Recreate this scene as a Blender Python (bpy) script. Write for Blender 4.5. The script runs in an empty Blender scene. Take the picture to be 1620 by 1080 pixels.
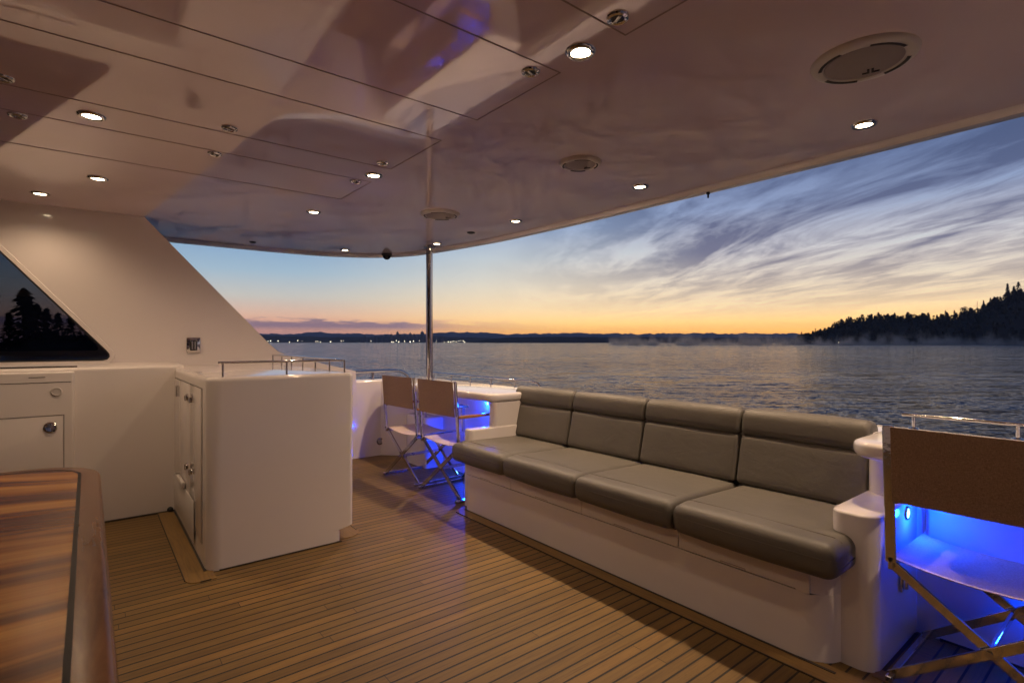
import bpy, bmesh, math, random
from mathutils import Vector, Matrix
random.seed(7)
C = bpy.context.scene
COL = C.collection
PI = math.pi
YC = 2.07                      # centreline of the boat

# ------------------------------------------------------------------ materials
def lin(r, g, b):
    f = lambda c: (c/255/12.92) if c/255 <= .04045 else ((c/255+.055)/1.055)**2.4
    return (f(r), f(g), f(b), 1)

class NT:
    """tiny node-tree helper"""
    def __init__(s, tree):
        s.t = tree; s.n = tree.nodes; s.l = tree.links
    def add(s, typ, **kw):
        n = s.n.new(typ)
        for k, v in kw.items():
            if k == 'ins':
                for kk, vv in v.items():
                    if isinstance(vv, bpy.types.NodeSocket): s.l.new(vv, n.inputs[kk])
                    else: n.inputs[kk].default_value = vv
            else: setattr(n, k, v)
        return n
    def math(s, op, a, b=None, clamp=False):
        n = s.n.new('ShaderNodeMath'); n.operation = op; n.use_clamp = clamp
        for i, v in enumerate((a, b)):
            if v is None: continue
            if isinstance(v, bpy.types.NodeSocket): s.l.new(v, n.inputs[i])
            else: n.inputs[i].default_value = v
        return n.outputs[0]
    def mix(s, fac, a, b, blend='MIX'):
        n = s.n.new('ShaderNodeMix'); n.data_type = 'RGBA'; n.blend_type = blend
        for i, v in ((0, fac), (6, a), (7, b)):
            if isinstance(v, bpy.types.NodeSocket): s.l.new(v, n.inputs[i])
            else: n.inputs[i].default_value = v
        return n.outputs[2]
    def ramp(s, fac, stops, interp='LINEAR'):
        n = s.n.new('ShaderNodeValToRGB'); cr = n.color_ramp; cr.interpolation = interp
        while len(cr.elements) < len(stops): cr.elements.new(1)
        for e, (p, c) in zip(cr.elements, stops):
            e.position = p; e.color = c if isinstance(c, tuple) else (c, c, c, 1)
        s.l.new(fac, n.inputs[0]); return n.outputs[0]
    def noise(s, vec, scale, detail=2, rough=.5, dist=0):
        n = s.add('ShaderNodeTexNoise', ins={'Scale': scale, 'Detail': detail, 'Roughness': rough, 'Distortion': dist})
        if vec is not None: s.l.new(vec, n.inputs['Vector'])
        return n.outputs['Fac']
    def mapping(s, vec, scale=(1,1,1), rot=(0,0,0), loc=(0,0,0)):
        n = s.add('ShaderNodeMapping'); s.l.new(vec, n.inputs[0])
        n.inputs['Scale'].default_value = scale; n.inputs['Rotation'].default_value = rot; n.inputs['Location'].default_value = loc
        return n.outputs[0]
    def stretch(s, vec, deg, scale, loc=(0, 0, 0)):
        return s.mapping(s.mapping(vec, (1, 1, 1), (0, 0, math.radians(deg))), scale, (0, 0, 0), loc)
    def bump(s, h, strength, dist=.01):
        n = s.add('ShaderNodeBump', ins={'Strength': strength, 'Distance': dist, 'Height': h})
        return n.outputs[0]

def mat(name):
    m = bpy.data.materials.new(name); m.use_nodes = True
    T = NT(m.node_tree); b = m.node_tree.nodes['Principled BSDF']
    return m, T, b

def simple(name, col, rough=.5, metal=0, coat=0, bump=None, spec=.5, var=0):
    m, T, b = mat(name)
    b.inputs['Base Color'].default_value = (*col, 1); b.inputs['Roughness'].default_value = rough
    b.inputs['Metallic'].default_value = metal; b.inputs['Coat Weight'].default_value = coat
    b.inputs['Coat Roughness'].default_value = .03
    b.inputs['Specular IOR Level'].default_value = spec
    tc = T.add('ShaderNodeTexCoord').outputs['Object']
    if var:
        n = T.noise(tc, 3, 4, .6)
        c = T.mix(n, (*[x*(1-var) for x in col], 1), (*[min(1, x*(1+var)) for x in col], 1))
        T.l.new(c, b.inputs['Base Color'])
    if bump:
        sc, st = bump
        T.l.new(T.bump(T.noise(tc, sc, 2), st, .01), b.inputs['Normal'])
    return m

def gelcoat(name, col, rough, coat=.35, smudge=.10, wave=.08):
    m, T, b = mat(name)
    geo = T.add('ShaderNodeNewGeometry').outputs['Position']
    n = T.noise(geo, 1.6, 4, .6)
    c = T.mix(n, (*[x*.95 for x in col], 1), (*[x*1.03 for x in col], 1))
    sm = T.noise(T.mapping(geo, (1, 1, 6)), 5, 5, .65)
    c = T.mix(T.ramp(sm, [(.62, 0.0), (.8, smudge)]), c, (*[x*.8 for x in col], 1))
    T.l.new(c, b.inputs['Base Color'])
    r = T.noise(geo, 9, 4, .6)
    T.l.new(T.math('ADD', T.math('MULTIPLY', r, .06), rough-.03), b.inputs['Roughness'])
    b.inputs['Coat Weight'].default_value = coat; b.inputs['Coat Roughness'].default_value = .02
    h = T.math('ADD', T.math('MULTIPLY', T.noise(geo, 2.2, 1), 1.0), T.math('MULTIPLY', T.noise(geo, 220, 1), .002))
    nn = T.bump(h, wave, .02)
    T.l.new(nn, b.inputs['Normal']); T.l.new(nn, b.inputs['Coat Normal'])
    return m

M = {}
M['gel'] = gelcoat('white_gelcoat', (.76, .70, .67), .16, .45)
M['gel_soft'] = gelcoat('white_gelcoat_satin', (.72, .665, .63), .35, .12)
M['ceil'] = gelcoat('ceiling_gloss_paint', (.84, .69, .71), .06, 1.0, .0, .035)
M['seam'] = simple('dark_seal', (.03, .022, .017), .6); M['hatch_seam'] = simple('brown_hatch_seal', (.30, .22, .19), .5)
M['rubber'] = simple('black_rubber', (.012, .012, .013), .5)
M['black_gloss'] = simple('black_gloss', (.01, .01, .012), .08)
M['chrome'] = simple('polished_steel', (.62, .60, .57), .09, 1, bump=(40, .05))
M['steel'] = simple('brushed_steel', (.5, .48, .45), .25, 1)
M['hole'] = simple('dark_recess', (.02, .018, .016), .5)
M['grille'] = simple('speaker_grille', (.36, .31, .30), .55, bump=(900, .6))
M['plastic'] = simple('white_plastic', (.62, .58, .55), .3)

def teak(name, planks=True, base=(.190, .113, .034)):
    m, T, b = mat(name)
    geo = T.add('ShaderNodeNewGeometry').outputs['Position']
    sp = T.add('ShaderNodeSeparateXYZ'); T.l.new(geo, sp.inputs[0])
    x, y = sp.outputs[0], sp.outputs[1]
    k = T.math('DIVIDE', T.math('ADD', y, 20.01), .0565)
    idx = T.math('FLOOR', k); fr = T.math('FRACT', k)
    wn = T.add('ShaderNodeTexWhiteNoise', noise_dimensions='1D'); T.l.new(idx, wn.inputs['W'])
    off = T.math('MULTIPLY', wn.outputs['Value'], 2.3)
    seg = T.math('FLOOR', T.math('DIVIDE', T.math('ADD', x, off), 2.3))
    cb = T.add('ShaderNodeCombineXYZ'); T.l.new(idx, cb.inputs[0]); T.l.new(seg, cb.inputs[1])
    wn2 = T.add('ShaderNodeTexWhiteNoise', noise_dimensions='2D'); T.l.new(cb.outputs[0], wn2.inputs['Vector'])
    rv = wn2.outputs['Value'] if planks else T.noise(geo, .8, 1)
    if planks:
        shift = T.add('ShaderNodeCombineXYZ'); T.l.new(T.math('MULTIPLY', rv, 30), shift.inputs[0]); T.l.new(T.math('MULTIPLY', idx, 3.7), shift.inputs[2])
        va = T.add('ShaderNodeVectorMath', operation='ADD'); T.l.new(geo, va.inputs[0]); T.l.new(shift.outputs[0], va.inputs[1])
        gv = va.outputs[0]; gs = (2.0, 60, 2)
    else:
        gv = geo; gs = (50, 3, 3)
    grain = T.noise(T.mapping(gv, gs), 1.6, 6, .65, .6)
    speck = T.noise(T.mapping(gv, (9, 45, 1) if planks else (45, 9, 1)), 4, 3, .6)
    wear = T.noise(geo, 1.3, 5, .65)
    c = T.ramp(grain, [(.3, (base[0]*.62, base[1]*.55, base[2]*.50, 1)), (.52, (*base, 1)), (.75, (base[0]*1.22, base[1]*1.22, base[2]*1.2, 1))])
    tint = T.ramp(rv, [(0, (.76, .74, .72, 1)), (.45, (.95, .93, .9, 1)), (.8, (1.0, 1.0, 1.0, 1)), (1, (1.25, 1.18, 1.1, 1))])
    c = T.mix(1.0, c, tint, 'MULTIPLY')
    c = T.mix(T.ramp(wear, [(.42, 0.0), (.70, .5)]), c, (base[0]*.6, base[1]*.62, base[2]*.75, 1))
    c = T.mix(T.ramp(speck, [(.60, 0.0), (.74, .5)]), c, (base[0]*.42, base[1]*.36, base[2]*.30, 1))
    h = grain
    if planks:
        edge = T.math('ABSOLUTE', T.math('SUBTRACT', fr, .5))
        line = T.math('GREATER_THAN', edge, .425)
        bx = T.math('FRACT', T.math('DIVIDE', T.math('ADD', x, off), 2.3))
        line = T.math('MAXIMUM', line, T.math('LESS_THAN', bx, .0009))
        c = T.mix(line, c, (.010, .008, .007, 1))
        h = T.math('SUBTRACT', T.math('MULTIPLY', grain, .25), line)
    T.l.new(c, b.inputs['Base Color'])
    T.l.new(T.math('ADD', T.math('MULTIPLY', grain, .25), .44), b.inputs['Roughness']); b.inputs['Specular IOR Level'].default_value = .35
    T.l.new(T.bump(h, .35, .002), b.inputs['Normal'])
    return m
M['teak'] = teak('teak_planking'); M['teak_margin'] = teak('teak_margin_board', False, (.23, .137, .044))

def leather():
    m, T, b = mat('taupe_leather')
    tc = T.add('ShaderNodeTexCoord').outputs['Object']
    v = T.add('ShaderNodeTexVoronoi', feature='DISTANCE_TO_EDGE', ins={'Scale': 330}); T.l.new(tc, v.inputs['Vector'])
    wr = T.noise(T.mapping(tc, (3.5, 2, 3.5)), 3, 5, .6, .8)
    n = T.noise(tc, 5, 4, .6)
    T.l.new(T.mix(n, (.098, .087, .072, 1), (.140, .125, .104, 1)), b.inputs['Base Color'])
    T.l.new(T.math('ADD', T.math('MULTIPLY', n, .16), .44), b.inputs['Roughness'])
    h = T.math('ADD', T.math('MULTIPLY', v.outputs['Distance'], .5), T.math('MULTIPLY', wr, 3.5))
    T.l.new(T.bump(h, .22, .004), b.inputs['Normal'])
    return m
M['leather'] = leather()
M['piping'] = simple('taupe_piping', (.12, .10, .075), .45)

def weave(name, a, b_):
    m, T, b = mat(name)
    tc = T.add('ShaderNodeTexCoord').outputs['Object']
    nz = T.noise(T.mapping(tc, (45, 45, 170)), 3, 4, .75)
    nv = T.noise(T.mapping(tc, (170, 170, 30)), 3, 3, .7)
    f = T.math('ADD', T.math('MULTIPLY', nz, .6), T.math('MULTIPLY', nv, .4))
    T.l.new(T.ramp(f, [(.36, (*a, 1)), (.64, (*b_, 1))]), b.inputs['Base Color'])
    b.inputs['Roughness'].default_value = .7
    T.l.new(T.bump(f, .5, .002), b.inputs['Normal'])
    return m
M['sling'] = weave('brown_woven_mesh', (.16, .09, .052), (.36, .225, .14))
M['seat_sling'] = weave('lit_woven_mesh', (.34, .25, .19), (.55, .44, .35))  # same mesh as the backs, lightened: lamplight on the seat painted into the colour

def armwood():
    m, T, b = mat('varnished_arm_wood')
    tc = T.add('ShaderNodeTexCoord').outputs['Object']
    g = T.noise(T.mapping(tc, (4, 60, 60)), 1.5, 5, .6, .5)
    T.l.new(T.ramp(g, [(.3, (.22, .085, .025, 1)), (.7, (.50, .24, .07, 1))]), b.inputs['Base Color'])
    b.inputs['Roughness'].default_value = .25; b.inputs['Coat Weight'].default_value = .5
    return m
M['armwood'] = armwood()

def veneer(name, rim=False):
    m, T, b = mat(name)
    tc = T.add('ShaderNodeNewGeometry').outputs['Position']
    if rim:
        g = T.noise(T.mapping(tc, (22, 3, 3)), 1.5, 5, .6, .7)
        c = T.ramp(g, [(.3, (.10, .040, .012, 1)), (.7, (.20, .085, .026, 1))])
    else:
        # straight-grained veneer leaves fanning slightly across the top
        sp = T.add('ShaderNodeSeparateXYZ'); T.l.new(tc, sp.inputs[0])
        x, y = sp.outputs[0], sp.outputs[1]
        yy = T.math('ADD', y, T.math('MULTIPLY', T.math('MULTIPLY', T.math('SUBTRACT', y, 1.4), x), .35))
        yy = T.math('ADD', yy, T.math('MULTIPLY', T.noise(tc, 1.2, 2), .10))
        cb = T.add('ShaderNodeCombineXYZ'); T.l.new(T.math('MULTIPLY', x, .35), cb.inputs[0]); T.l.new(T.math('MULTIPLY', yy, 5.5), cb.inputs[1])
        g = T.noise(cb.outputs[0], 1.3, 3, .55, .4)
        cb2 = T.add('ShaderNodeCombineXYZ'); T.l.new(T.math('MULTIPLY', x, 1.5), cb2.inputs[0]); T.l.new(T.math('MULTIPLY', yy, 90), cb2.inputs[1])
        f = T.noise(cb2.outputs[0], 1.2, 4, .6, .3)
        k = T.math('ADD', T.math('MULTIPLY', g, .8), T.math('MULTIPLY', f, .2))
        c = T.ramp(k, [(.36, (.06, .020, .006, 1)), (.46, (.17, .062, .014, 1)), (.53, (.36, .150, .030, 1)), (.66, (.58, .29, .06, 1))])
    T.l.new(c, b.inputs['Base Color'])
    b.inputs['Roughness'].default_value = .24; b.inputs['Specular IOR Level'].default_value = .22; b.inputs['Coat Weight'].default_value = 0
    return m
M['veneer'] = veneer('striped_veneer'); M['rim'] = veneer('dark_rim_wood', True)

def glass():
    m, T, b = mat('tinted_glass')
    T.n.remove(b); out = T.n['Material Output']
    tr = T.add('ShaderNodeBsdfTransparent', ins={'Color': (.30, .32, .36, 1)})
    gl = T.add('ShaderNodeBsdfGlossy', ins={'Roughness': .0, 'Color': (.9, .9, .9, 1)})
    fr = T.add('ShaderNodeFresnel', ins={'IOR': 1.6})
    mx = T.add('ShaderNodeMixShader'); T.l.new(fr.outputs[0], mx.inputs[0]); T.l.new(tr.outputs[0], mx.inputs[1]); T.l.new(gl.outputs[0], mx.inputs[2])
    T.l.new(mx.outputs[0], out.inputs[0]); return m
M['glass'] = glass()

def emit(name, col, st):
    m, T, b = mat(name); T.n.remove(b)
    e = T.add('ShaderNodeEmission', ins={'Color': (*col, 1), 'Strength': st})
    T.l.new(e.outputs[0], T.n['Material Output'].inputs[0]); return m
M['lamp'] = emit('lamp_lens', (1, .80, .52), 24)
M['led'] = emit('blue_led_lens', (.12, .55, 1), 12)
M['shore'] = emit('shore_lamp', (1, .86, .6), 10)
M['leaf'] = simple('conifer_foliage', (.10, .078, .056), .9, var=.35, spec=.1)
M['bark'] = simple('dark_bark', (.05, .035, .025), .9, spec=.1)
M['land'] = simple('wooded_land', (.065, .055, .048), .95, spec=0, var=.3)
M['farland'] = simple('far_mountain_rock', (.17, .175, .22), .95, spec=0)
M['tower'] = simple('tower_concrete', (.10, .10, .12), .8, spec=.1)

def water():
    m, T, b = mat('lake_water')
    geo = T.add('ShaderNodeNewGeometry').outputs['Position']
    b.inputs['Base Color'].default_value = (.006, .016, .040, 1); b.inputs['Roughness'].default_value = .07
    b.inputs['IOR'].default_value = 1.33
    rz = math.radians(-40)
    def slopes(vec, scale, det, rough, amp):
        n = T.add('ShaderNodeTexNoise', ins={'Scale': scale, 'Detail': det, 'Roughness': rough, 'Distortion': .4}); T.l.new(vec, n.inputs['Vector'])
        a = T.add('ShaderNodeVectorMath', operation='SUBTRACT'); T.l.new(n.outputs['Color'], a.inputs[0]); a.inputs[1].default_value = (.5, .5, .5)
        k = T.add('ShaderNodeVectorMath', operation='SCALE'); T.l.new(a.outputs[0], k.inputs[0])
        if isinstance(amp, bpy.types.NodeSocket): T.l.new(amp, k.inputs['Scale'])
        else: k.inputs['Scale'].default_value = amp
        return k.outputs[0]
    gust = T.noise(T.stretch(geo, 40, (.005, .02, 1)), 1, 4, .6, .6)
    amp = T.math('ADD', T.math('MULTIPLY', gust, 5.0), -.9)
    s1 = slopes(T.stretch(geo, 36, (1.5, 3.6, 1)), 1.0, 4, .68, amp)
    s2 = slopes(T.stretch(geo, 44, (.16, .50, 1)), 1.0, 5, .70, 1.7)
    ad = T.add('ShaderNodeVectorMath', operation='ADD'); T.l.new(s1, ad.inputs[0]); T.l.new(s2, ad.inputs[1])
    fl = T.add('ShaderNodeVectorMath', operation='MULTIPLY'); T.l.new(ad.outputs[0], fl.inputs[0]); fl.inputs[1].default_value = (1, 1, 0)
    up_ = T.add('ShaderNodeVectorMath', operation='ADD'); T.l.new(fl.outputs[0], up_.inputs[0]); up_.inputs[1].default_value = (0, 0, 1)
    nm_ = T.add('ShaderNodeVectorMath', operation='NORMALIZE'); T.l.new(up_.outputs[0], nm_.inputs[0])
    T.l.new(nm_.outputs[0], b.inputs['Normal'])
    return m
M['water'] = water()

# ------------------------------------------------------------------ mesh helpers
def new(): return bmesh.new()

def box(bm, x0, y0, z0, x1, y1, z1, bev=0, seg=2, mtx=None):
    t = bmesh.new()
    bmesh.ops.create_cube(t, size=1)
    for v in t.verts:
        v.co = Vector((x0+(v.co.x+.5)*(x1-x0), y0+(v.co.y+.5)*(y1-y0), z0+(v.co.z+.5)*(z1-z0)))
    if bev: bmesh.ops.bevel(t, geom=list(t.edges), offset=bev, segments=seg, profile=.5, affect='EDGES')
    if mtx: bmesh.ops.transform(t, matrix=mtx, verts=list(t.verts))
    merge(bm, t); return bm

def merge(bm, t):
    me = bpy.data.meshes.new('tmp'); t.to_mesh(me); t.free(); bm.from_mesh(me); bpy.data.meshes.remove(me)

def loft(bm, rings, closed=True, cap=(True, True)):
    vr = [[bm.verts.new(p) for p in r] for r in rings]
    n = len(rings[0])
    for a, b in zip(vr, vr[1:]):
        for i in range(n if closed else n-1):
            j = (i+1) % n
            try: bm.faces.new((a[i], a[j], b[j], b[i]))
            except ValueError: pass
    if cap[0]: bm.faces.new(list(reversed(vr[0])))
    if cap[1]: bm.faces.new(vr[-1])
    return bm

def off2(pts, d):
    """offset a closed CCW 2-D outline inward by d"""
    n = len(pts); out = []
    for i in range(n):
        p0, p, p1 = Vector(pts[i-1]), Vector(pts[i]), Vector(pts[(i+1) % n])
        a, b = (p-p0), (p1-p)
        if a.length < 1e-9 or b.length < 1e-9: out.append(tuple(p)); continue
        a.normalize(); b.normalize()
        na, nb = Vector((-a.y, a.x)), Vector((-b.y, b.x))
        m = na+nb
        m = m/max(.35, m.length_squared/2) if m.length > 1e-6 else na
        out.append(tuple(p+m*d))
    return out

def rrect(x0, y0, x1, y1, r, n=6):
    if not isinstance(r, (list, tuple)): r = [r]*4
    out = []
    for (cx, cy, sx, sy, a0, rr) in ((x0, y0, 1, 1, PI, r[0]), (x1, y0, -1, 1, 1.5*PI, r[1]), (x1, y1, -1, -1, 0, r[2]), (x0, y1, 1, -1, .5*PI, r[3])):
        if rr <= 0: out.append((cx, cy)); continue
        for k in range(n+1):
            a = a0+.5*PI*k/n
            out.append((cx+sx*rr+rr*math.cos(a), cy+sy*rr+rr*math.sin(a)))
    return out

def prism(bm, pts, z0, z1, bt=0, bb=0, seg=4):
    rings = []
    if bb:
        for k in range(seg+1):
            a = .5*PI*k/seg
            rings.append([(x, y, z0+bb*(1-math.sin(a))) for x, y in off2(pts, bb*(1-math.cos(a)))])
        rings = rings[::-1]
        rings.sort(key=lambda r: r[0][2])
    else: rings.append([(x, y, z0) for x, y in pts])
    if bt:
        for k in range(seg+1):
            a = .5*PI*k/seg
            rings.append([(x, y, z1-bt*(1-math.sin(a))) for x, y in off2(pts, bt*(1-math.cos(a)))])
    else: rings.append([(x, y, z1) for x, y in pts])
    return loft(bm, rings)

def tube(bm, pts, r, n=10, cap=True):
    pts = [Vector(p) for p in pts]; rings = []
    up = None
    for i, p in enumerate(pts):
        d = (pts[min(i+1, len(pts)-1)]-pts[max(i-1, 0)]).normalized()
        if up is None:
            up = Vector((0, 0, 1)) if abs(d.z) < .9 else Vector((1, 0, 0))
        s = d.cross(up).normalized(); up = s.cross(d).normalized()
        rr = r[i] if isinstance(r, (list, tuple)) else r
        rings.append([p+(s*math.cos(2*PI*k/n)+up*math.sin(2*PI*k/n))*rr for k in range(n)])
    return loft(bm, rings, True, (cap, cap))

def bar(bm, p0, p1, w, t, wdir, bev=.0015):
    """flat bar from p0 to p1, width w along wdir, thickness t"""
    p0, p1 = Vector(p0), Vector(p1); d = (p1-p0); L = d.length; d.normalize()
    wd = Vector(wdir); wd = (wd-d*wd.dot(d)).normalized(); td = d.cross(wd)
    m = Matrix(((d.x, wd.x, td.x, p0.x), (d.y, wd.y, td.y, p0.y), (d.z, wd.z, td.z, p0.z), (0, 0, 0, 1)))
    return box(bm, 0, -w/2, -t/2, L, w/2, t/2, bev, 1, m)

def lathe(bm, prof, n=32, mtx=None):
    t = bmesh.new()
    rings = [[(r*math.cos(2*PI*k/n), r*math.sin(2*PI*k/n), z) for k in range(n)] for r, z in prof]
    loft(t, rings)
    if mtx: bmesh.ops.transform(t, matrix=mtx, verts=list(t.verts))
    merge(bm, t); return bm

def wall_yz(mtx): return mtx
def face_dir(pos, d):
    """matrix taking +z to direction d at pos"""
    return Matrix.Translation(pos) @ Vector((0, 0, 1)).rotation_difference(Vector(d)).to_matrix().to_4x4()

def obj(name, bm, m, parent=None, ang=35, keep=False):
    """link a mesh; its coordinates are in world space unless keep, and are moved to the parent's frame"""
    bmesh.ops.remove_doubles(bm, verts=list(bm.verts), dist=1e-5)
    bmesh.ops.recalc_face_normals(bm, faces=list(bm.faces))
    me = bpy.data.meshes.new(name); bm.to_mesh(me); bm.free()
    me.materials.append(m)
    for p in me.polygons: p.use_smooth = True
    me.set_sharp_from_angle(angle=math.radians(ang))
    o = bpy.data.objects.new(name, me); COL.objects.link(o)
    if parent is not None:
        if not keep:
            q = parent; off = Vector((0, 0, 0))
            while q: off += q.location; q = q.parent
            me.transform(Matrix.Translation(-off))
        o.parent = parent
    return o

def recenter(o, loc):
    o.data.transform(Matrix.Translation(-Vector(loc))); o.location = loc; return o

def tag(o, label, cat, group=None, kind=None):
    if label: o['label'] = label
    if cat: o['category'] = cat
    if group: o['group'] = group
    if kind: o['kind'] = kind
    return o

def thing(name, label, cat, loc=(0, 0, 0), group=None, rz=0):
    o = bpy.data.objects.new(name, None); COL.objects.link(o); o.location = loc; o.rotation_euler = (0, 0, rz)
    o.empty_display_size = .1
    return tag(o, label, cat, group)

def children(o): return [c for c in bpy.data.objects if c.parent == o]
def copy_tree(o, parent=None):
    c = o.copy(); COL.objects.link(c)
    if parent: c.parent = parent
    for ch in children(o): copy_tree(ch, c)
    return c

# ------------------------------------------------------------------ deck
deck = tag(obj('teak_deck', box(new(), -4.4, -1.8, -.12, 3.05, 5.95, 0), M['teak']), None, None, kind='structure')
mb = new()
prism(mb, rrect(2.112, .66, 2.235, 3.345, [.0, 0, 0, .05]), .0, .004)
prism(mb, rrect(2.20, -1.6, 2.29, .60, 0), 0, .0001) if False else None
mb1 = obj('margin_board', mb, M['teak_margin'], deck)
mb = new()
prism(mb, [(2.29, .60), (2.77, .60), (2.77, .71), (2.29, .71)], 0, .0045); obj('margin_board', mb, M['teak_margin'], deck)
mb = new()
prism(mb, rrect(.395, 3.17, .53, 4.64, [.06, 0, 0, 0]), 0, .004); obj('margin_board', mb, M['teak_margin'], deck)
mb = new()
prism(mb, rrect(1.18, 3.30, 1.40, 3.62, [0, .10, 0, 0]), 0, .004); obj('margin_board', mb, M['teak_margin'], deck)
mb = new()
for (x0, y0, x1, y1) in ((2.108, .655, 2.112, 3.30), (.391, 3.23, .395, 4.64), (2.29, .596, 2.77, .60), (.455, 3.166, .505, 3.17), (2.19, .8, 2.2035, 3.31), (.49, 3.3, .5035, 4.64), (.56, 3.262, 1.24, 3.2735),(2.36,.686,2.77,.699),(2.792,-1.6,2.803,.62),(1.39,3.40,1.394,3.6),(-.1,4.63,.5,4.652)):
    box(mb, x0, y0, 0, x1, y1, .0065)
obj('caulk_line', mb, M['seam'], deck)

# ------------------------------------------------------------------ roof
def catmull(P, k=6):
    out = []
    for i in range(len(P)-1):
        p0, p1, p2, p3 = [Vector(P[max(0, min(len(P)-1, j))]) for j in (i-1, i, i+1, i+2)]
        for s in range(k):
            t = s/k
            out.append(tuple(.5*((2*p1)+(-p0+p2)*t+(2*p0-5*p1+4*p2-p3)*t*t+(-p0+3*p1-3*p2+p3)*t**3)))
    out.append(tuple(P[-1])); return out
half = [(3.262, YC), (3.262, 3.0), (3.245, 3.6), (3.215, 4.17), (3.13, 4.76), (3.045, 5.2), (2.95, 5.52), (2.78, 5.79), (2.53, 6.01), (2.11, 6.19), (1.68, 6.25), (1.26, 6.27), (.2, 6.28), (-1.5, 6.28), (-4.3, 6.28)]
half = [(x*.982, y*.982) for x, y in half]
up = catmull(half, 5)
low = [(x, 2*YC-y) for x, y in up][1:]
outl = list(reversed(low))+up              # counter-clockwise seen from above
CZ = 2.25
roof = thing('hardtop_roof', 'glossy pale overhead hardtop covering the whole aft deck', 'roof', (0, YC, CZ))
bm = new()
prof = [(.30, CZ+.001), (.115, CZ), (.100, CZ-.004), (.088, CZ-.018), (.080, CZ-.026), (.02, CZ-.026), (.006, CZ-.020), (0, CZ-.008), (0, CZ+.035), (.02, CZ+.06), (.05, CZ+.16), (.35, CZ+.24)]
rings = [[(x, y, z) for x, y in off2(outl, d)] for d, z in prof]
loft(bm, rings, True, (False, True))
obj('roof_edge', bm, M['gel'], roof)
bm = new(); pts = off2(outl, .11)
f = bm.faces.new([bm.verts.new((x, y, CZ)) for x, y in pts])
obj('ceiling_panel', bm, M['ceil'], roof)
# hatch panels in the ceiling and the dark seams around them
bm = new(); s = .0026
for (x1, y0, y1) in ((1.367, -.28, .25), (1.367, .565, 1.12), (1.368, 1.428, 1.966), (1.367, 2.276, 2.836), (1.38, 3.14, 3.65)):
    for y in (y0, y1): box(bm, -4.0, y-s, CZ-.0016, x1, y+s, CZ-.0002)
    box(bm, x1-s, y0-s, CZ-.0018, x1+s, y1+s, CZ-.0003)
obj('panel_seam', bm, M['hatch_seam'], roof)

# ceiling lights
def ceiling_light():
    t = thing('ceiling_light', None, 'ceiling light', (0, 0, CZ), 'recessed ceiling downlights')
    b1 = new(); lathe(b1, [(.032, -.001), (.034, -.007), (.040, -.010), (.047, -.009), (.052, -.004), (.053, .0)])
    obj('bezel', b1, M['chrome'], t, keep=True)
    b2 = new(); lathe(b2, [(.0335, -.002), (.032, -.0045), (.02, -.0058), (.004, -.006)])
    obj('lens', b2, M['lamp'], t, keep=True)
    return t
LP = [((2.785, .895), 'nearest lit downlight of the row along the aft roof edge'),
      ((2.77, 2.15), 'second lit downlight from the right along the roof edge'),
      ((2.755, 3.40), 'third lit downlight from the right along the aft roof edge'),
      ((2.76, 4.68), 'lit downlight beside the top of the chrome pole'),
      ((2.175, 5.63), 'farthest lit downlight near the rounded roof corner, left of the dome camera'),
      ((1.325, 1.28), 'largest bright downlight overhead between two hatch panel corners'),
      ((1.335, 3.0), 'lit downlight between two small latches in mid ceiling'),
      ((1.35, 4.13), 'mid ceiling downlight above the wing wall edge'),
      ((.01, 2.99), 'lit downlight at the left among the hatch panels'),
      ((.045, 4.11), 'right one of the two lit downlights close to the wing wall'),
      ((-.255, 4.77), 'leftmost lit downlight just above the wing wall')]
L0 = ceiling_light()
def spot(x, y, p, z=CZ-.02, col=(1, .71, .46), size=150, blend=.85, r=.022, nm='downlight_lamp'):
    l = bpy.data.lights.new(nm, 'SPOT'); l.energy = p; l.color = col; l.spot_size = math.radians(size); l.spot_blend = blend
    l.shadow_soft_size = r
    o = bpy.data.objects.new(nm, l); COL.objects.link(o); o.location = (x, y, z); return o
P0 = 34
for i, ((x, y), lab) in enumerate(LP):
    t = L0 if i == 0 else copy_tree(L0)
    t.location = (x, y, CZ); t['label'] = lab
    spot(x, y, P0*(2.1 if x > 2.5 else (.3 if x > 1 and x < 2 else (.35 if y > 4.5 and x < 0 else .6))))
for (x, y) in ((2.77, -.4), (1.33, -.35), (.01, .9), (-1.3, 3.0), (-1.5, 4.4)):     # the same lamps where the roof runs on beside the camera
    t = copy_tree(L0); t.location = (x, y, CZ); t['label'] = 'recessed downlight farther along the roof, out of the picture'
    spot(x, y, P0*(1.8 if x > 2.5 else .3))

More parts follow.
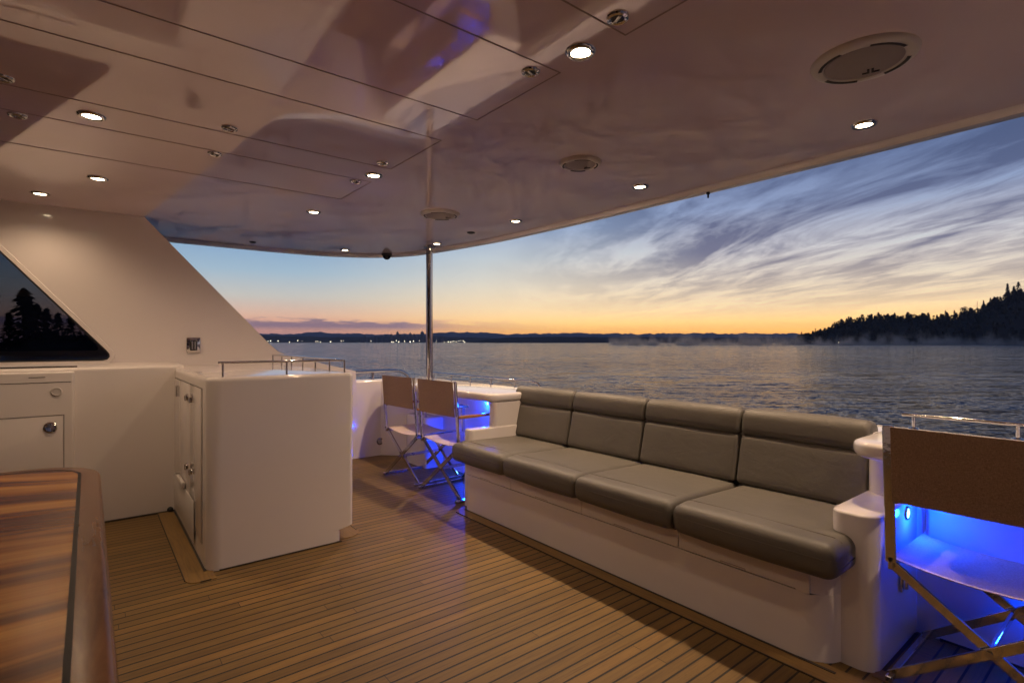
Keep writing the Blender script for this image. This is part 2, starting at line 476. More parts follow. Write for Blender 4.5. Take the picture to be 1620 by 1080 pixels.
# hatch latches
def latch():
    t = thing('hatch_latch', None, 'latch', (0, 0, CZ), 'flush latches of the ceiling hatches')
    b = new(); lathe(b, [(.019, -.001), (.021, -.006), (.027, -.009), (.033, -.006), (.035, 0)], 28); obj('ring', b, M['chrome'], t, keep=True)
    b = new(); lathe(b, [(.0205, -.0012), (.012, -.0025), (.002, -.003)], 24); obj('recess', b, M['hole'], t, keep=True)
    b = new(); box(b, -.018, -.005, -.008, .018, .006, -.003, .0015, 1); obj('toggle', b, M['steel'], t, keep=True)
    return t
K0 = latch()
for i, (x, y, rz, lab) in enumerate([(1.278, 1.49, .3, 'chrome latch at the hatch corner left of the largest downlight'),
        (1.275, 1.075, 1.2, 'chrome latch in the hatch corner right of the largest downlight'),
        (1.284, 2.765, 0, 'small latch above the mid ceiling downlight'), (1.30, 3.19, .8, 'small latch just left of the mid ceiling downlight'),
        (.516, 2.765, .5, 'upper of the two latches left of centre in the ceiling'), (.524, 3.185, 1.1, 'lower of the two latches left of centre in the ceiling'),
        (-.245, 3.19, .2, 'latch near the left picture edge, left of the left downlight'), (-.253, 2.77, .9, 'latch cut by the left picture edge')]):
    t = K0 if i == 0 else copy_tree(K0); t.location = (x, y, CZ); t.rotation_euler.z = rz; t['label'] = lab
for (x, y, r, lab) in ((1.285, 5.77, .03, 'small dark round fitting in the ceiling near the far roof edge at left'), (2.73, 4.02, .035, 'small dark round fitting in the ceiling between pole and third edge downlight')):
    b = new(); lathe(b, [(.3*r, -.010), (.6*r, -.011), (.8*r, -.007), (r, -.005), (1.05*r, 0)], 24)
    o = obj('ceiling_fitting', b, M['hole']); o.location = (x, y, CZ); tag(o, lab, 'fitting')

# speakers
def speaker(x, y, R, lab, clips=True, rz=0):
    t = thing('ceiling_speaker', lab, 'speaker', (x, y, CZ), 'round ceiling speakers', rz)
    b = new(); lathe(b, [(R*.74, -.012), (R*.76, -.018), (R*.84, -.021), (R*.93, -.018), (R, -.007), (R*1.01, 0)], 48)
    obj('surround', b, M['plastic'], t, keep=True)
    b = new(); lathe(b, [(R*.75, -.013), (R*.72, -.017), (R*.4, -.0195), (R*.02, -.020)], 40)
    obj('grille', b, M['grille'], t, keep=True)
    for k in range(4):
        a = k*PI/2+.6
        b = new()
        ring = []
        for s2 in range(9):
            aa = a+(s2-4)*.115; ring.append((math.cos(aa), math.sin(aa)))
        loft(b, [[(c*R*q, s3*R*q, z) for (q, z) in ((.79, -.0215), (.86, -.0222), (.86, -.019), (.79, -.019))] for c, s3 in ring])
        obj('slot', b, M['hole'], t, keep=True)
    b = new(); u = R*.09     # maker's letters: a J and an L
    lx = -R*.02
    box(b, lx+u*1.0, -R*.50, -.0225, lx+u*1.5, -R*.50+u*2.2, -.0195); box(b, lx, -R*.50, -.0225, lx+u*1.0, -R*.50+u*.5, -.0195)
    box(b, lx+u*1.9, -R*.50, -.0225, lx+u*2.4, -R*.50+u*2.2, -.0195); box(b, lx+u*2.4, -R*.50, -.0225, lx+u*3.6, -R*.50+u*.5, -.0195)
    bmesh.ops.transform(b, matrix=Matrix.Diagonal((-1, 1, 1, 1)), verts=list(b.verts))
    obj('emblem', b, M['rubber'], t, keep=True)
    return t
speaker(2.14, .69, .162, 'largest round ceiling speaker, raised white ring, nearest to the right picture edge', rz=1.886)
speaker(2.138, 2.07, .115, 'smaller round ceiling speaker in the middle of the ceiling right of the pole', rz=1.886)
speaker(2.143, 3.58, .15, 'farthest round ceiling speaker, in front of the pole', rz=1.886)
t = thing('dome_camera', 'small black dome camera under the rounded far roof corner', 'camera', (2.64, 5.58, CZ-.0))
b = new(); lathe(b, [(.058, -.002), (.058, -.018), (.05, -.026)], 24); obj('base', b, M['hole'], t, keep=True)
b = new(); lathe(b, [(.045, -.024)]+[(.045*math.cos(a), -.026-.042*math.sin(a)) for a in [k*PI/2/8 for k in range(8)]]+[(.002, -.068)], 24); obj('dome', b, M['black_gloss'], t, keep=True)
b = new(); lathe(b, [(.012, .0), (.012, -.012), (.006, -.016), (.006, -.035), (.002, -.038)], 12)
o = obj('drip_hook', b, M['rubber']); o.location = (3.20*.985, 1.93*.985, CZ-.026); tag(o, 'tiny dark hook hanging under the roof edge against the sky', 'hook')

# ------------------------------------------------------------------ wing walls with window
def wing(mirror=False):
    f = (lambda y: 2*YC-y) if mirror else (lambda y: y)
    if mirror: lab = 'white wing wall of the other side with dark window, out of the picture'
    else: lab = 'big white slanted wing wall with dark triangular window, holding up the roof at left'
    t = thing('wing_wall', lab, 'wall', (-1.5, f(5.15), 1.08))
    Y0, Y1 = 5.15, 5.30
    outer = [(-4.3, .60), (2.12, .60), (2.10, .958), (1.72, 1.055), (1.45, 1.125), (1.36, 1.165), (1.28, 1.24), (.347, 2.2505), (-4.3, 2.2505)]
    win = [(-3.4, 1.112), (.085, 1.112), (.112, 1.120), (.125, 1.138), (.122, 1.160), (.105, 1.185), (-.50, 1.905), (-.56, 1.95), (-.64, 1.97), (-3.4, 1.97)]
    b = new()
    def ring(pts, y): return [b.verts.new((x, y, z)) for x, z in pts]
    def face_hole(y):
        vo, vi = ring(outer, y), ring(win, y)
        es = [b.edges.new((vo[i], vo[(i+1) % len(vo)])) for i in range(len(vo))]+[b.edges.new((vi[i], vi[(i+1) % len(vi)])) for i in range(len(vi))]
        bmesh.ops.triangle_fill(b, edges=es, use_beauty=True)
        return vo, vi
    a, ai = face_hole(f(Y0)); c, ci = face_hole(f(Y1))
    for A, B in ((a, c), (ai, ci)):
        n = len(A)
        for i in range(n): b.faces.new((A[i], A[(i+1) % n], B[(i+1) % n], B[i]))
    obj('panel', b, M['gel'], t, ang=30)
    # raised rim round the window
    b = new(); big = [(x, z) for x, z in off2(win, -.035)]; mid = off2(win, -.03)
    inn = off2(win, .004)
    sgn = -1 if not mirror else 1
    loft(b, [[(x, f(Y0), z) for x, z in big], [(x, f(Y0-.010), z) for x, z in mid], [(x, f(Y0-.010), z) for x, z in off2(win, -.004)], [(x, f(Y0+.03), z) for x, z in inn]], True, (False, False))
    w = obj('window', b, M['gel'], t)
    b = new(); g2 = off2(win, -.002); loft(b, [[(x, f(Y0+.028), z) for x, z in g2], [(x, f(Y0+.040), z) for x, z in g2]])
    obj('pane', b, M['glass'], w)
    b = new(); loft(b, [[(x, f(Y0-.0005+.0), z) for x, z in off2(win, -.0035)], [(x, f(Y0-.0125), z) for x, z in off2(win, -.003)], [(x, f(Y0-.0125), z) for x, z in off2(win, .0065)], [(x, f(Y0+.026), z) for x, z in off2(win, .007)]], True, (False, False))
    obj('gasket', b, M['rubber'], w)
    return t
wing(); wing(True)
# wall switch
t = thing('wall_switch', 'small chrome framed switch plate on the white wing wall', 'switch', (.688, 5.15, 1.223))
b = new(); box(b, .638, 5.138, 1.158, .738, 5.1495, 1.288, .004, 2); obj('plate', b, M['chrome'], t)
b = new(); box(b, .662, 5.132, 1.18, .714, 5.1375, 1.266, .002, 1); obj('recess', b, M['hole'], t)
b = new(); box(b, .672, 5.126, 1.19, .684, 5.1315, 1.258, .002, 1); box(b, .692, 5.126, 1.19, .704, 5.1315, 1.258, .002, 1); obj('rocker', b, M['steel'], t)

# ------------------------------------------------------------------ side coaming below the wing (left), locker
t = thing('side_coaming', 'low off-white wall and ledge running below the window toward the cabinet', 'wall', (-1.9, 4.9, 0))
b = new(); prof = [(4.65, 0), (4.65, 1.045), (4.654, 1.062), (4.668, 1.073), (4.69, 1.078), (5.149, 1.09), (5.149, 0)]
loft(b, [[(x, y, z) for y, z in prof] for x in (-4.3, .56)]); obj('panel', b, M['gel_soft'], t)
b = new(); box(b, -4.2, 4.70, 1.0785, -.06, 4.708, 1.088, .002, 1); obj('track', b, M['seam'], t)
t = thing('side_locker', 'white locker with round chrome latch behind the wooden table at left', 'locker', (-1.2, 4.6, 0))
b = new(); prism(b, rrect(-3.2, 4.585, -.074, 4.6495, [0, .015, 0, 0]), .02, 1.055, .012); obj('body', b, M['gel_soft'], t)
b = new(); box(b, -1.5, 4.5795, .06, -.135, 4.5835, .765, .003, 2)
d = obj('door', b, M['gel_soft'], t)
mx = face_dir((-.195, 4.5795, .694), (0, -1, 0))
b = new(); lathe(b, [(.036, 0), (.035, .006), (.028, .010), (.024, .005), (.002, .004)], 28, mx); hd = obj('latch', b, M['chrome'], d)
b = new(); box(b, -.129, 4.5838, .06, -.1255, 4.5848, .772); box(b, -1.5, 4.5838, .769, -.1255, 4.5848, .7725); box(b, -3.1, 4.5838, .985, -.09, 4.5848, .989)
box(b, -.30, 4.583, 1.02, -.22, 4.5845, 1.024); obj('seam', b, M['seam'], t)
mx = face_dir((-.165, 4.5845, .925), (0, -1, 0))
b = new(); lathe(b, [(.030, 0), (.029, .005), (.024, .007), (.022, .003), (.002, .003)], 28, mx)
for a in (.5, 2.6, 4.7): box(b, -.165+.017*math.cos(a)-.002, 4.577, .925+.017*math.sin(a)-.002, -.165+.017*math.cos(a)+.002, 4.582, .925+.017*math.sin(a)+.002)
o = obj('outlet', b, M['plastic']); tag(o, None, None); o.parent = t; o.data.transform(Matrix.Translation(-t.location))
b = new(); bmesh.ops.create_uvsphere(b, u_segments=14, v_segments=8, radius=.02); bmesh.ops.translate(b, verts=list(b.verts), vec=(.47, 4.625, .018))
tag(recenter(obj('drain_plug', b, M['rubber']), (.47, 4.625, 0)), 'black round plug on the deck in the corner left of the cabinet', 'plug')

# ------------------------------------------------------------------ big cabinet
t = thing('bar_cabinet', 'tall white rounded cabinet standing on the teak deck in front of the wing wall', 'cabinet', (.91, 4.2, 0))
b = new()
lo = rrect(.50, 3.27, 1.245, 5.149, [.075, .05, 0, 0]); hi = rrect(.50, 3.27, 1.325, 5.149, [.075, .035, 0, 0])
rings = [[(x, y, 0) for x, y in lo], [(x, y, .075) for x, y in lo]]
for k in range(1, 5):
    q = (k/4); rings.append([((1-q)*a[0]+q*c[0], a[1], .075+.012*(1-math.cos(q*PI/2))+.004*q) for a, c in zip(lo, hi)])
rings.append([(x, y, 1.03) for x, y in hi])
for k in range(1, 6):
    a = .5*PI*k/5; rings.append([(x, y, 1.03+.026*math.sin(a)) for x, y in off2(hi, .026*(1-math.cos(a)))])
loft(b, rings); obj('body', b, M['gel'], t)
for (y0, y1, lab) in ((3.42, 3.835, None), (3.85, 4.60, None)):
    b = new(); box(b, .494, y0, .12, .4995, y1, .985, .003, 2); d = obj('door', b, M['gel'], t)
    b = new()
    for (a0, a1, c0, c1) in ((y0-.004, y0-.0005, .116, .989), (y1+.0005, y1+.004, .116, .989)):
        box(b, .4985, a0, c0, .4997, a1, c1)
    box(b, .4985, y0-.004, .986, .4997, y1+.004, .990); obj('seam', b, M['seam'], d)
    hy = y1-.07 if y0 < 3.8 else y0+.09
    for hz in (.90, .46):
        b = new(); mx = face_dir((.4935, hy, hz), (-1, 0, 0)); lathe(b, [(.021, 0), (.020, .005), (.014, .007), (.002, .007)], 20, mx)
        box(b, .476, hy-.012, hz-.022, .488, hy+.006, hz+.014, .003, 1)
        obj('latch', b, M['chrome'], d)
b = new(); box(b, .488, 4.46, .86, .4935, 4.50, .94, .002, 1); obj('hinge', b, M['steel'], t)
b = new(); box(b, .486, 3.66, .05, .4935, 4.56, .30, .006, 2); box(b, .468, 4.0, .305, .490, 4.28, .345, .008, 2); obj('vent_flap', b, M['plastic'], t)
# rail on the cabinet top
t = thing('cabinet_rail', 'low chrome safety rail round the top edge of the white cabinet', 'rail', (1.0, 3.6, 1.056))
RZ = 1.135
path = [(.56, 3.315, RZ)]+[(1.25, 3.315, RZ)]+[(1.25+.04*math.sin(a), 3.355-.04*math.cos(a), RZ) for a in [k*PI/12 for k in range(1, 6)]]+[(1.29, 3.36, RZ), (1.29, 5.06, RZ)]
b = new(); tube(b, path, .0075, 12); obj('handrail', b, M['chrome'], t)
for p in ((.585, 3.315), (.925, 3.315), (1.28, 3.322), (1.29, 3.62), (1.29, 3.91), (1.29, 4.20), (1.29, 4.49), (1.29, 4.77), (1.29, 5.05)):
    b = new(); tube(b, [(p[0], p[1], 1.055), (p[0], p[1], RZ-.006)], .0055, 10); obj('post', b, M['chrome'], t)

# ------------------------------------------------------------------ bulwarks
t = thing('stern_bulwark', 'white bulwark closing the deck behind the chairs and the sofa', 'bulwark', (2.95, 2, 0))
wall = [(2.80, -1.6), (3.13, -1.6), (3.13, 5.60), (2.98, 5.72), (1.30, 5.72), (1.30, 5.50), (2.53, 5.50), (2.80, 5.22)]
b = new(); prism(b, wall, 0, .835, .025, 0, 4); obj('panel', b, M['gel'], t)
mx = face_dir((2.52, 5.499, .155), (0, -1, 0)); 
b = new(); lathe(b, [(.042, 0), (.040, .010), (.030, .014), (.026, .008), (.004, .007)], 28, mx); o = obj('deck_filler', b, M['chrome']); tag(recenter(o, (2.52, 5.49, .155)), 'round chrome filler cap low on the white bulwark left of the chairs', 'cap')

def counter(y0, y1, ends, lab):
    t = thing('bar_counter', lab, 'counter', (2.75, (y0+y1)/2, 0))
    rr = [.12 if e else 0 for e in ends]
    pts = rrect(2.45, y0, 3.05, y1, rr, 8)
    b = new(); prism(b, pts, .775, .842, .022, .03, 4); obj('top', b, M['gel'], t)
    return t
c1 = counter(3.33, 5.36, (1, 0, 0, 1), 'white counter ledge behind the two left chairs, lit blue underneath')
b = new(); prism(b, rrect(2.50, 3.34, 2.7995, 3.42, [.03, 0, 0, 0]), .58, .774); obj('end_panel', b, M['gel'], c1)
b = new(); prism(b, rrect(2.60, 4.62, 2.7995, 5.10, [.03, 0, 0, .1]), 0, .50, .02); obj('pedestal', b, M['gel'], c1)
c2 = counter(-1.5, .86, (0, 0, 0, 1), 'white counter ledge behind the right chair, rounded nose beside the sofa')
b = new(); prism(b, rrect(2.66, .72, 2.7995, .86, [.0, 0, 0, .09], 8), .58, .774); obj('end_panel', b, M['gel'], c2)

# chrome pole
t = thing('support_pole', 'tall polished steel pole between counter and roof', 'pole', (2.79, 4.88, .842))
b = new(); tube(b, [(2.79, 4.88, .843), (2.79, 4.88, CZ-.001)], .036, 32); obj('tube', b, M['chrome'], t)
for z0, z1 in ((.843, .856), (CZ-.014, CZ-.0005)):
    b = new(); lathe(b, [(.062, 0), (.062, (z1-z0)*.6), (.05, z1-z0)], 28, Matrix.Translation((2.79, 4.88, z0))); obj('flange', b, M['chrome'], t)

# outside rails
def railing(name, lab, path, posts, r=.014):
    t = thing(name, lab, 'rail', (path[0][0], path[0][1], .835))
    b = new(); tube(b, path, r, 12); obj('handrail', b, M['chrome'], t)
    for (x, y, z) in posts:
        b = new(); tube(b, [(x, y, .83), (x, y, z)], r*.75, 10); lathe(b, [(.024, 0), (.022, .006), (.012, .010)], 16, Matrix.Translation((x, y, .834))); obj('post', b, M['chrome'], t)
    return t
railing('guard_rail', 'thin chrome guard rail along the bulwark between the pole and the sofa', [(3.09, 5.45, .90), (3.09, 3.60, .90), (3.09, 3.50, .885), (3.09, 3.45, .84)], [(3.09, y, .895) for y in (5.3, 4.93, 4.56, 4.2, 3.83)], .010)
railing('guard_rail', 'thin chrome guard rail on the bulwark behind the right chair', [(3.09, .83, .90), (3.09, -1.5, .90)], [(3.09, y, .895) for y in (.785, .42, .05, -.4, -.9)], .010)
railing('stern_rail', 'dark blue gleaming bent rail on the bulwark behind the left chair', [(1.4, 5.6, .925), (2.75, 5.6, .925), (2.83, 5.6, .915), (2.90, 5.6, .875), (2.93, 5.6, .835)], [(1.9, 5.6, .92), (2.48, 5.6, .92)], .019)

# ------------------------------------------------------------------ sofa
sofa = thing('bench_sofa', 'long four-seat taupe leather sofa on a white built-in base', 'sofa', (2.45, 2.07, 0))
b = new()
prism(b, rrect(2.215, .83, 2.83, 3.30, [.12, 0, 0, .02]), 0, .355); obj('base', b, M['gel'], sofa)
b = new(); prism(b, rrect(2.200, .815, 2.60, 3.315, [.13, 0, 0, .03]), .002, .266, 0); obj('kick_panel', b, M['gel'], sofa)
yb = [.895, 1.484, 2.119, 2.77, 3.312]
for i in range(4):
    b = new(); box(b, 2.200, yb[i]+.002, .2705, 2.24, yb[i+1]-.002, .352, .002, 1)
    d = obj('drawer_front', b, M['gel'], sofa)
    b = new(); ym = (yb[i]+yb[i+1])/2+.02; box(b, 2.1988, ym-.055, .277, 2.2004, ym+.055, .2795); box(b, 2.1988, ym-.057, .2705, 2.2004, ym-.055, .2795); box(b, 2.1988, ym+.055, .2705, 2.2004, ym+.057, .2795); obj('finger_slot', b, M['hatch_seam'], d)
b = new(); prism(b, rrect(2.2005, .816, 2.5, .894, [.13, 0, 0, 0]), .2655, .356); obj('end_cap', b, M['gel'], sofa)
# arm blocks
b = new(); prism(b, rrect(2.255, 3.33, 2.90, 3.43, [.035, 0, 0, .035]), 0, .585, .012); obj('armrest', b, M['gel'], sofa)
b = new(); prism(b, rrect(2.30, .70, 2.7995, .865, [.06, 0, 0, .06]), 0, .59, .012); obj('armrest', b, M['gel'], sofa)
b = new(); box(b, 2.795, .88, .3, 2.93, 3.41, .80); obj('back_board', b, M['gel'], sofa)

def rounded_profile(P, r=.03, n=5):
    out = []
    N = len(P)
    for i in range(N):
        p0, p, p1 = Vector(P[i-1][:2]), Vector(P[i][:2]), Vector(P[(i+1) % N][:2])
        rr = P[i][2] if len(P[i]) > 2 else r
        a, c = (p0-p), (p1-p); la, lc = a.length, c.length; a.normalize(); c.normalize()
        rr = min(rr, la*.48, lc*.48)
        q0, q1 = p+a*rr, p+c*rr
        for k in range(n+1):
            t_ = k/n; out.append(tuple(q0*(1-t_)**2+p*2*t_*(1-t_)+q1*t_**2))
    return out
def densify(P, step=.03):
    out = []
    for i in range(len(P)):
        a, c = Vector(P[i]), Vector(P[(i+1) % len(P)]); n = max(1, int((c-a).length/step))
        for k in range(n): out.append(tuple(a.lerp(c, k/n)))
    return out
def cushion(prof, y0, y1, r=.03, puff=.008, seed=0):
    """loft a rounded XZ profile along Y with rounded, slightly pinched ends"""
    ar = sum(prof[i][0]*prof[(i+1) % len(prof)][1]-prof[(i+1) % len(prof)][0]*prof[i][1] for i in range(len(prof)))
    if ar < 0: prof = prof[::-1]
    prof = densify(prof)
    rnd = random.Random(seed); ph = rnd.random()*6
    ys = []
    for k in range(7):
        a = .5*PI*k/6; ys.append((y0+r*(1-math.sin(a)), r*(1-math.cos(a))))
    ys = ys[::-1]; ys.sort()
    mid = [(y0+r+(y1-y0-2*r)*k/10, 0) for k in range(1, 10)]
    end = [(y0+y1-y, d) for y, d in reversed(ys)]
    rings = []
    for y, d in ys+mid+end:
        t_ = (y-y0)/(y1-y0); pf = -puff*(math.sin(PI*max(0, min(1, t_)))**.7)*(1+.25*math.sin(5*t_+ph))
        rings.append([(x, y, z) for x, z in off2(prof, d*.9+pf)])
    b = new(); loft(b, rings); return b
ys = [.765, 1.470, 2.095, 2.750, 3.385]
seatp = rounded_profile([(2.105, .368, .055), (2.105, .497, .06), (2.20, .507, .05), (2.74, .492, .03), (2.74, .368, .02)])
seatp_in = seatp
for i in range(4):
    c = obj('seat_cushion', cushion(seatp, ys[i]+.003, ys[i+1]-.003, .05 if i in (0, 3) else .03, .005, i), M['leather'], sofa, ang=60)
    a0, a1 = ys[i]+.003, ys[i+1]-.003; rr_ = .05 if i in (0, 3) else .03
    for top_ in (True, False):
        pp = []
        for k in range(25):
            f_ = k/24; y = a0+.3*rr_+(a1-a0-.6*rr_)*f_; e_ = min(y-a0, a1-y)
            d = .9*(rr_-math.sqrt(max(0, rr_**2-(rr_-e_)**2))) if e_ < rr_ else 0
            o_ = -d+.005*math.sin(PI*(y-a0)/(a1-a0))**.7
            pp.append((2.215, y, .5058+o_) if top_ else (2.105-o_, y, .450))
        b = new(); tube(b, pp, .0021, 6); obj('piping', b, M['piping'], c)
yk = [.865, 1.475, 2.110, 2.755, 3.425]
lowp = rounded_profile([(2.695, .50, .03), (2.755, .752, .025), (2.86, .742, .01), (2.86, .50, .01)])
topp = rounded_profile([(2.748, .752, .04), (2.765, .862, .05), (2.80, .892, .04), (2.90, .875, .045), (2.90, .74, .02)])
for i in range(4):
    t_ = obj('back_cushion', cushion(lowp, yk[i]+.003, yk[i+1]-.003, .024, .006, 10+i), M['leather'], sofa, ang=60)
    hr = obj('headrest_roll', cushion(topp, yk[i]+.003, yk[i+1]-.003, .026, .005, 20+i), M['leather'], t_, ang=60)
# latch on the sofa's end wall
b = new(); box(b, 2.56, .688, .24, 2.59, .699, .33, .005, 2); box(b, 2.567, .672, .255, 2.583, .690, .315, .005, 2)
tag(recenter(obj('wall_hook', b, M['chrome']), (2.575, .70, .28)), 'chrome hook on the blue-lit wall at the right end of the sofa', 'hook')

# blue leds
def led(pos, d, lab, power, loff=.05, r=.028, aim=None):
    t = thing('blue_led_light', lab, 'light', pos, 'blue niche lights')
    mx = face_dir((0, 0, 0), d)
    b = new(); lathe(b, [(r*.72, 0), (r*.74, .006), (r*.9, .008), (r, .004), (r*1.02, 0)], 24, mx); obj('bezel', b, M['steel'], t, keep=True)
    b = new(); lathe(b, [(r*.73, .003), (r*.5, .006), (.001, .007)], 20, mx); obj('lens', b, M['led'], t, keep=True)
    l = bpy.data.lights.new('blue_lamp', 'POINT'); l.energy = power; l.color = (.002, .045, 1); l.shadow_soft_size = .02
    o = bpy.data.objects.new('blue_lamp', l); COL.objects.link(o); o.location = Vector(pos)+Vector(d)*loff
    return t
led((2.66, .6995, .54), (0, -1, 0), 'blue-white round light on the wall beside the right end of the sofa', 7, .06)
led((2.7995, .25, .30), (-1, 0, 0), 'blue light under the right counter hidden behind the folding chair', 7, .05)
led((2.7995, 3.85, .70), (-1, 0, 0), 'small blue light high under the left counter next to the sofa', 5, .05, .018)
led((2.7995, 4.15, .25), (-1, 0, 0), 'blue light low under the left counter behind the right of the two chairs', 12, .05)

# ------------------------------------------------------------------ folding chairs
def chair():
    W, D = .275, .43
    t = thing('folding_chair', None, 'chair', (0, 0, 0), 'folding director chairs at the counters')
    def add(name, b, m, par=None): return obj(name, b, m, par or t, keep=True)
    for s in (-1, 1):
        b = new(); bar(b, (0, s*W, .435), (-.035, s*W, .945), .034, .012, (0, 1, 0), .003); add('back_post', b, M['chrome'])
        b = new(); bar(b, (D, s*W, .435), (D-.005, s*W, .655), .030, .014, (1, 0, 0)); add('front_post', b, M['chrome'])
        b = new(); bar(b, (-.01, s*W, .425), (D+.01, s*W, .425), .028, .014, (0, 0, 1)); add('seat_rail', b, M['chrome'])
        b = new(); bar(b, (-.03, s*W, .012), (D+.03, s*W, .012), .024, .022, (0, 0, 1), .003); add('skid', b, M['chrome'])
        b = new(); prism(b, rrect(-.01, s*W-.024, D+.05, s*W+.024, .018, 4), .655, .677, .005, .005, 2); add('armrest', b, M['armwood'])
        for x in (.006, D-.006):
            xx = x+s*.009
            b = new(); bar(b, (xx, -s*W, .02), (xx, s*W, .425), .012, .032, (1, 0, 0)); add('cross_leg', b, M['chrome'])
    b = new(); bar(b, (0, 0, .222), (D, 0, .222), .024, .012, (0, 0, 1)); add('stretcher', b, M['chrome'])
    for x in (-.004, D+.004):
        b = new(); lathe(b, [(.011, -.012), (.011, .012)], 12, face_dir((x, 0, .2225), (1, 0, 0))); add('pivot_bolt', b, M['steel'])
    for s in (-1, 1):
        b = new(); lathe(b, [(.008, 0), (.007, .004), (.001, .005)], 10, face_dir((-.0065, s*W, .448), (-1, 0, 0))); add('bolt', b, M['hole'])
    # slings
    b = new(); n = 14; th = .003
    top, bot = [], []
    for k in range(n+1):
        y = -W-.005+(2*W+.01)*k/n; sag = .028*(1-(2*k/n-1)**2)
        top.append((y, .447-sag)); bot.append((y, .447-sag-th))
    pr = top+bot[::-1]
    loft(b, [[(x, y, z) for y, z in pr] for x in (.02, .15, .3, D-.015)]); add('seat', b, M['seat_sling'])
    b = new(); pr = []
    front, back = [], []
    for k in range(n+1):
        y = -W+.012+(2*W-.024)*k/n; q = .022*(1-(2*k/n-1)**2)**.8
        front.append((y, q+.006)); back.append((y, q-.010+(.004)))
    def row(z):
        lean = -.035*(z-.435)/.51
        a = [(lean-.018+0*q, y, z) for y, q in ((front[0][0], 0),)]
        f_ = [(lean+.0-q*.0+.012-.0+(-.020 if 0 else 0)+(-q*-1)*-1*-1*0, y, z) for y, q in front]
        return [(lean-.016-q*.15, y, z) for y, q in front]+[(lean-.013-q*.15, y, z) for y, q in reversed(front)]
    loft(b, [row(z) for z in (.668, .72, .80, .88, .942)])
    for z in (.676, .934):       # hems
        lean = -.035*(z-.435)/.51
        loft(b, [[(lean-.018-dx, y0_, z+dz) for dx, dz in ((0, -.007), (0, .007), (-.006, .007), (-.006, -.007))] for y0_ in (-W+.013, W-.013)])
    add('back', b, M['sling'])
    return t
ch0 = chair()
CH = [((2.325, .385, 0), 0.0, 'nearest folding chair at the right picture edge, brown back with blue light glowing beneath it'),
      ((2.235, 3.745, 0), .03, 'folding chair just left of the sofa, right one of the pair at the far counter'),
      ((2.215, 4.385, 0), .05, 'folding chair at the far end, left one of the pair beside the white bulwark')]
for i, (p, rz, lab) in enumerate(CH):
    c = ch0 if i == 0 else copy_tree(ch0)
    c.location = p; c.rotation_euler.z = rz; c['label'] = lab

# ------------------------------------------------------------------ wooden table
tb = thing('dining_table', 'striped wooden table with dark rounded rim in the lower left foreground', 'table', (-.55, 1.6, 0))
o_out = rrect(-1.2, .35, .036, 2.82, [.2, .2, .24, .2], 12)
o_in = off2(o_out, .058)
b = new()
rim = [(0.058, .7515), (.016, .7515), (.008, .7495), (.003, .745), (0, .735), (.003, .716), (.012, .709), (.058, .706)]
loft(b, [[(x, y, z) for x, y in off2(o_out, d)] for d, z in rim], True, (False, False)); obj('rim', b, M['rim'], tb)
b = new(); prism(b, off2(o_out, .066), .706, .7512); obj('top', b, M['veneer'], tb)
b = new(); loft(b, [[(x, y, z) for x, y in off2(o_out, d)] for d, z in ((.057, .70), (.057, .7518), (.067, .7518), (.067, .70))], True, (False, False)); obj('inlay', b, simple('inlay', (.014, .009, .006), .4, spec=.08), tb)
b = new(); prism(b, rrect(-.85, 1.1, -.35, 2.1, .1), .04, .705); obj('pedestal', b, M['gel'], tb)
b = new(); prism(b, rrect(-.95, 1.0, -.25, 2.2, .12), .0, .04, .01); obj('base', b, M['steel'], tb)

# ------------------------------------------------------------------ cabin bulkhead ahead of the deck (left, out of frame)
b = new(); box(b, -4.4, -1.0, 0, -4.25, 5.149, 2.249, .0)
tag(recenter(obj('cabin_bulkhead', b, M['gel_soft']), (-4.3, 2, 0)), 'white cabin bulkhead closing the deck to the left, out of the picture', 'wall')
b = new(); box(b, -4.3, -2.1, -1.0, 3.2, 6.1, -.13, .1, 2)
tag(recenter(obj('yacht_hull', b, M['gel']), (0, 2, -4.5)), 'white lower deckhouse and hull carrying the aft deck', 'hull')

# ------------------------------------------------------------------ water and shores
WZ = -4.5
b = new(); b.faces.new([b.verts.new(p) for p in ((-9700, -9700, WZ), (9700, -9700, WZ), (9700, 9700, WZ), (-9700, 9700, WZ))])
tag(obj('lake_water', b, M['water']), None, None, kind='structure')

F = Vector((.624, .7815, 0)); R = Vector((.7815, -.624, 0))
def az(u): return math.atan((u-810)/839)          # bearing right of the view axis
def polar(u, dist): a = az(u); return (F*math.cos(a)+R*math.sin(a))*dist
def ridge(name, us, dist, hfun, depth, m, n=260, jag=0, seed=1):
    rnd = random.Random(seed); b = new(); rings = []
    ph = [rnd.random()*6 for _ in range(6)]
    for k in range(n+1):
        u = us[0]+(us[1]-us[0])*k/n
        h = hfun(u)*(1+.0)+sum(math.sin(u*f_*.7+ph[i])*a_ for i, (f_, a_) in enumerate(((.05, .45), (.13, .35), (.35, .28), (.9, .22))))*jag+rnd.uniform(-.35, .35)*jag
        D = dist(u) if callable(dist) else dist
        c = math.cos(az(u)); d0 = D/c
        prof = [(0, -3), (.02, .15), (.12, .45), (.35, .8), (.6, 1.0), (1.0, .7)]
        rings.append([polar(u, d0+depth*p)+Vector((0, 0, WZ+max(0.3, h)*q if q > 0 else WZ-3)) for p, q in prof])
    loft(b, rings, False, (False, False))
    return obj(name, b, m, ang=180)
def ip(x, T_):
    for (a, va), (c, vc) in zip(T_, T_[1:]):
        if x <= c: return va+(vc-va)*max(0, (x-a))/(c-a)
    return T_[-1][1]
px = lambda h, D: h*D/839                 # height in metres that shows h rows tall at depth D
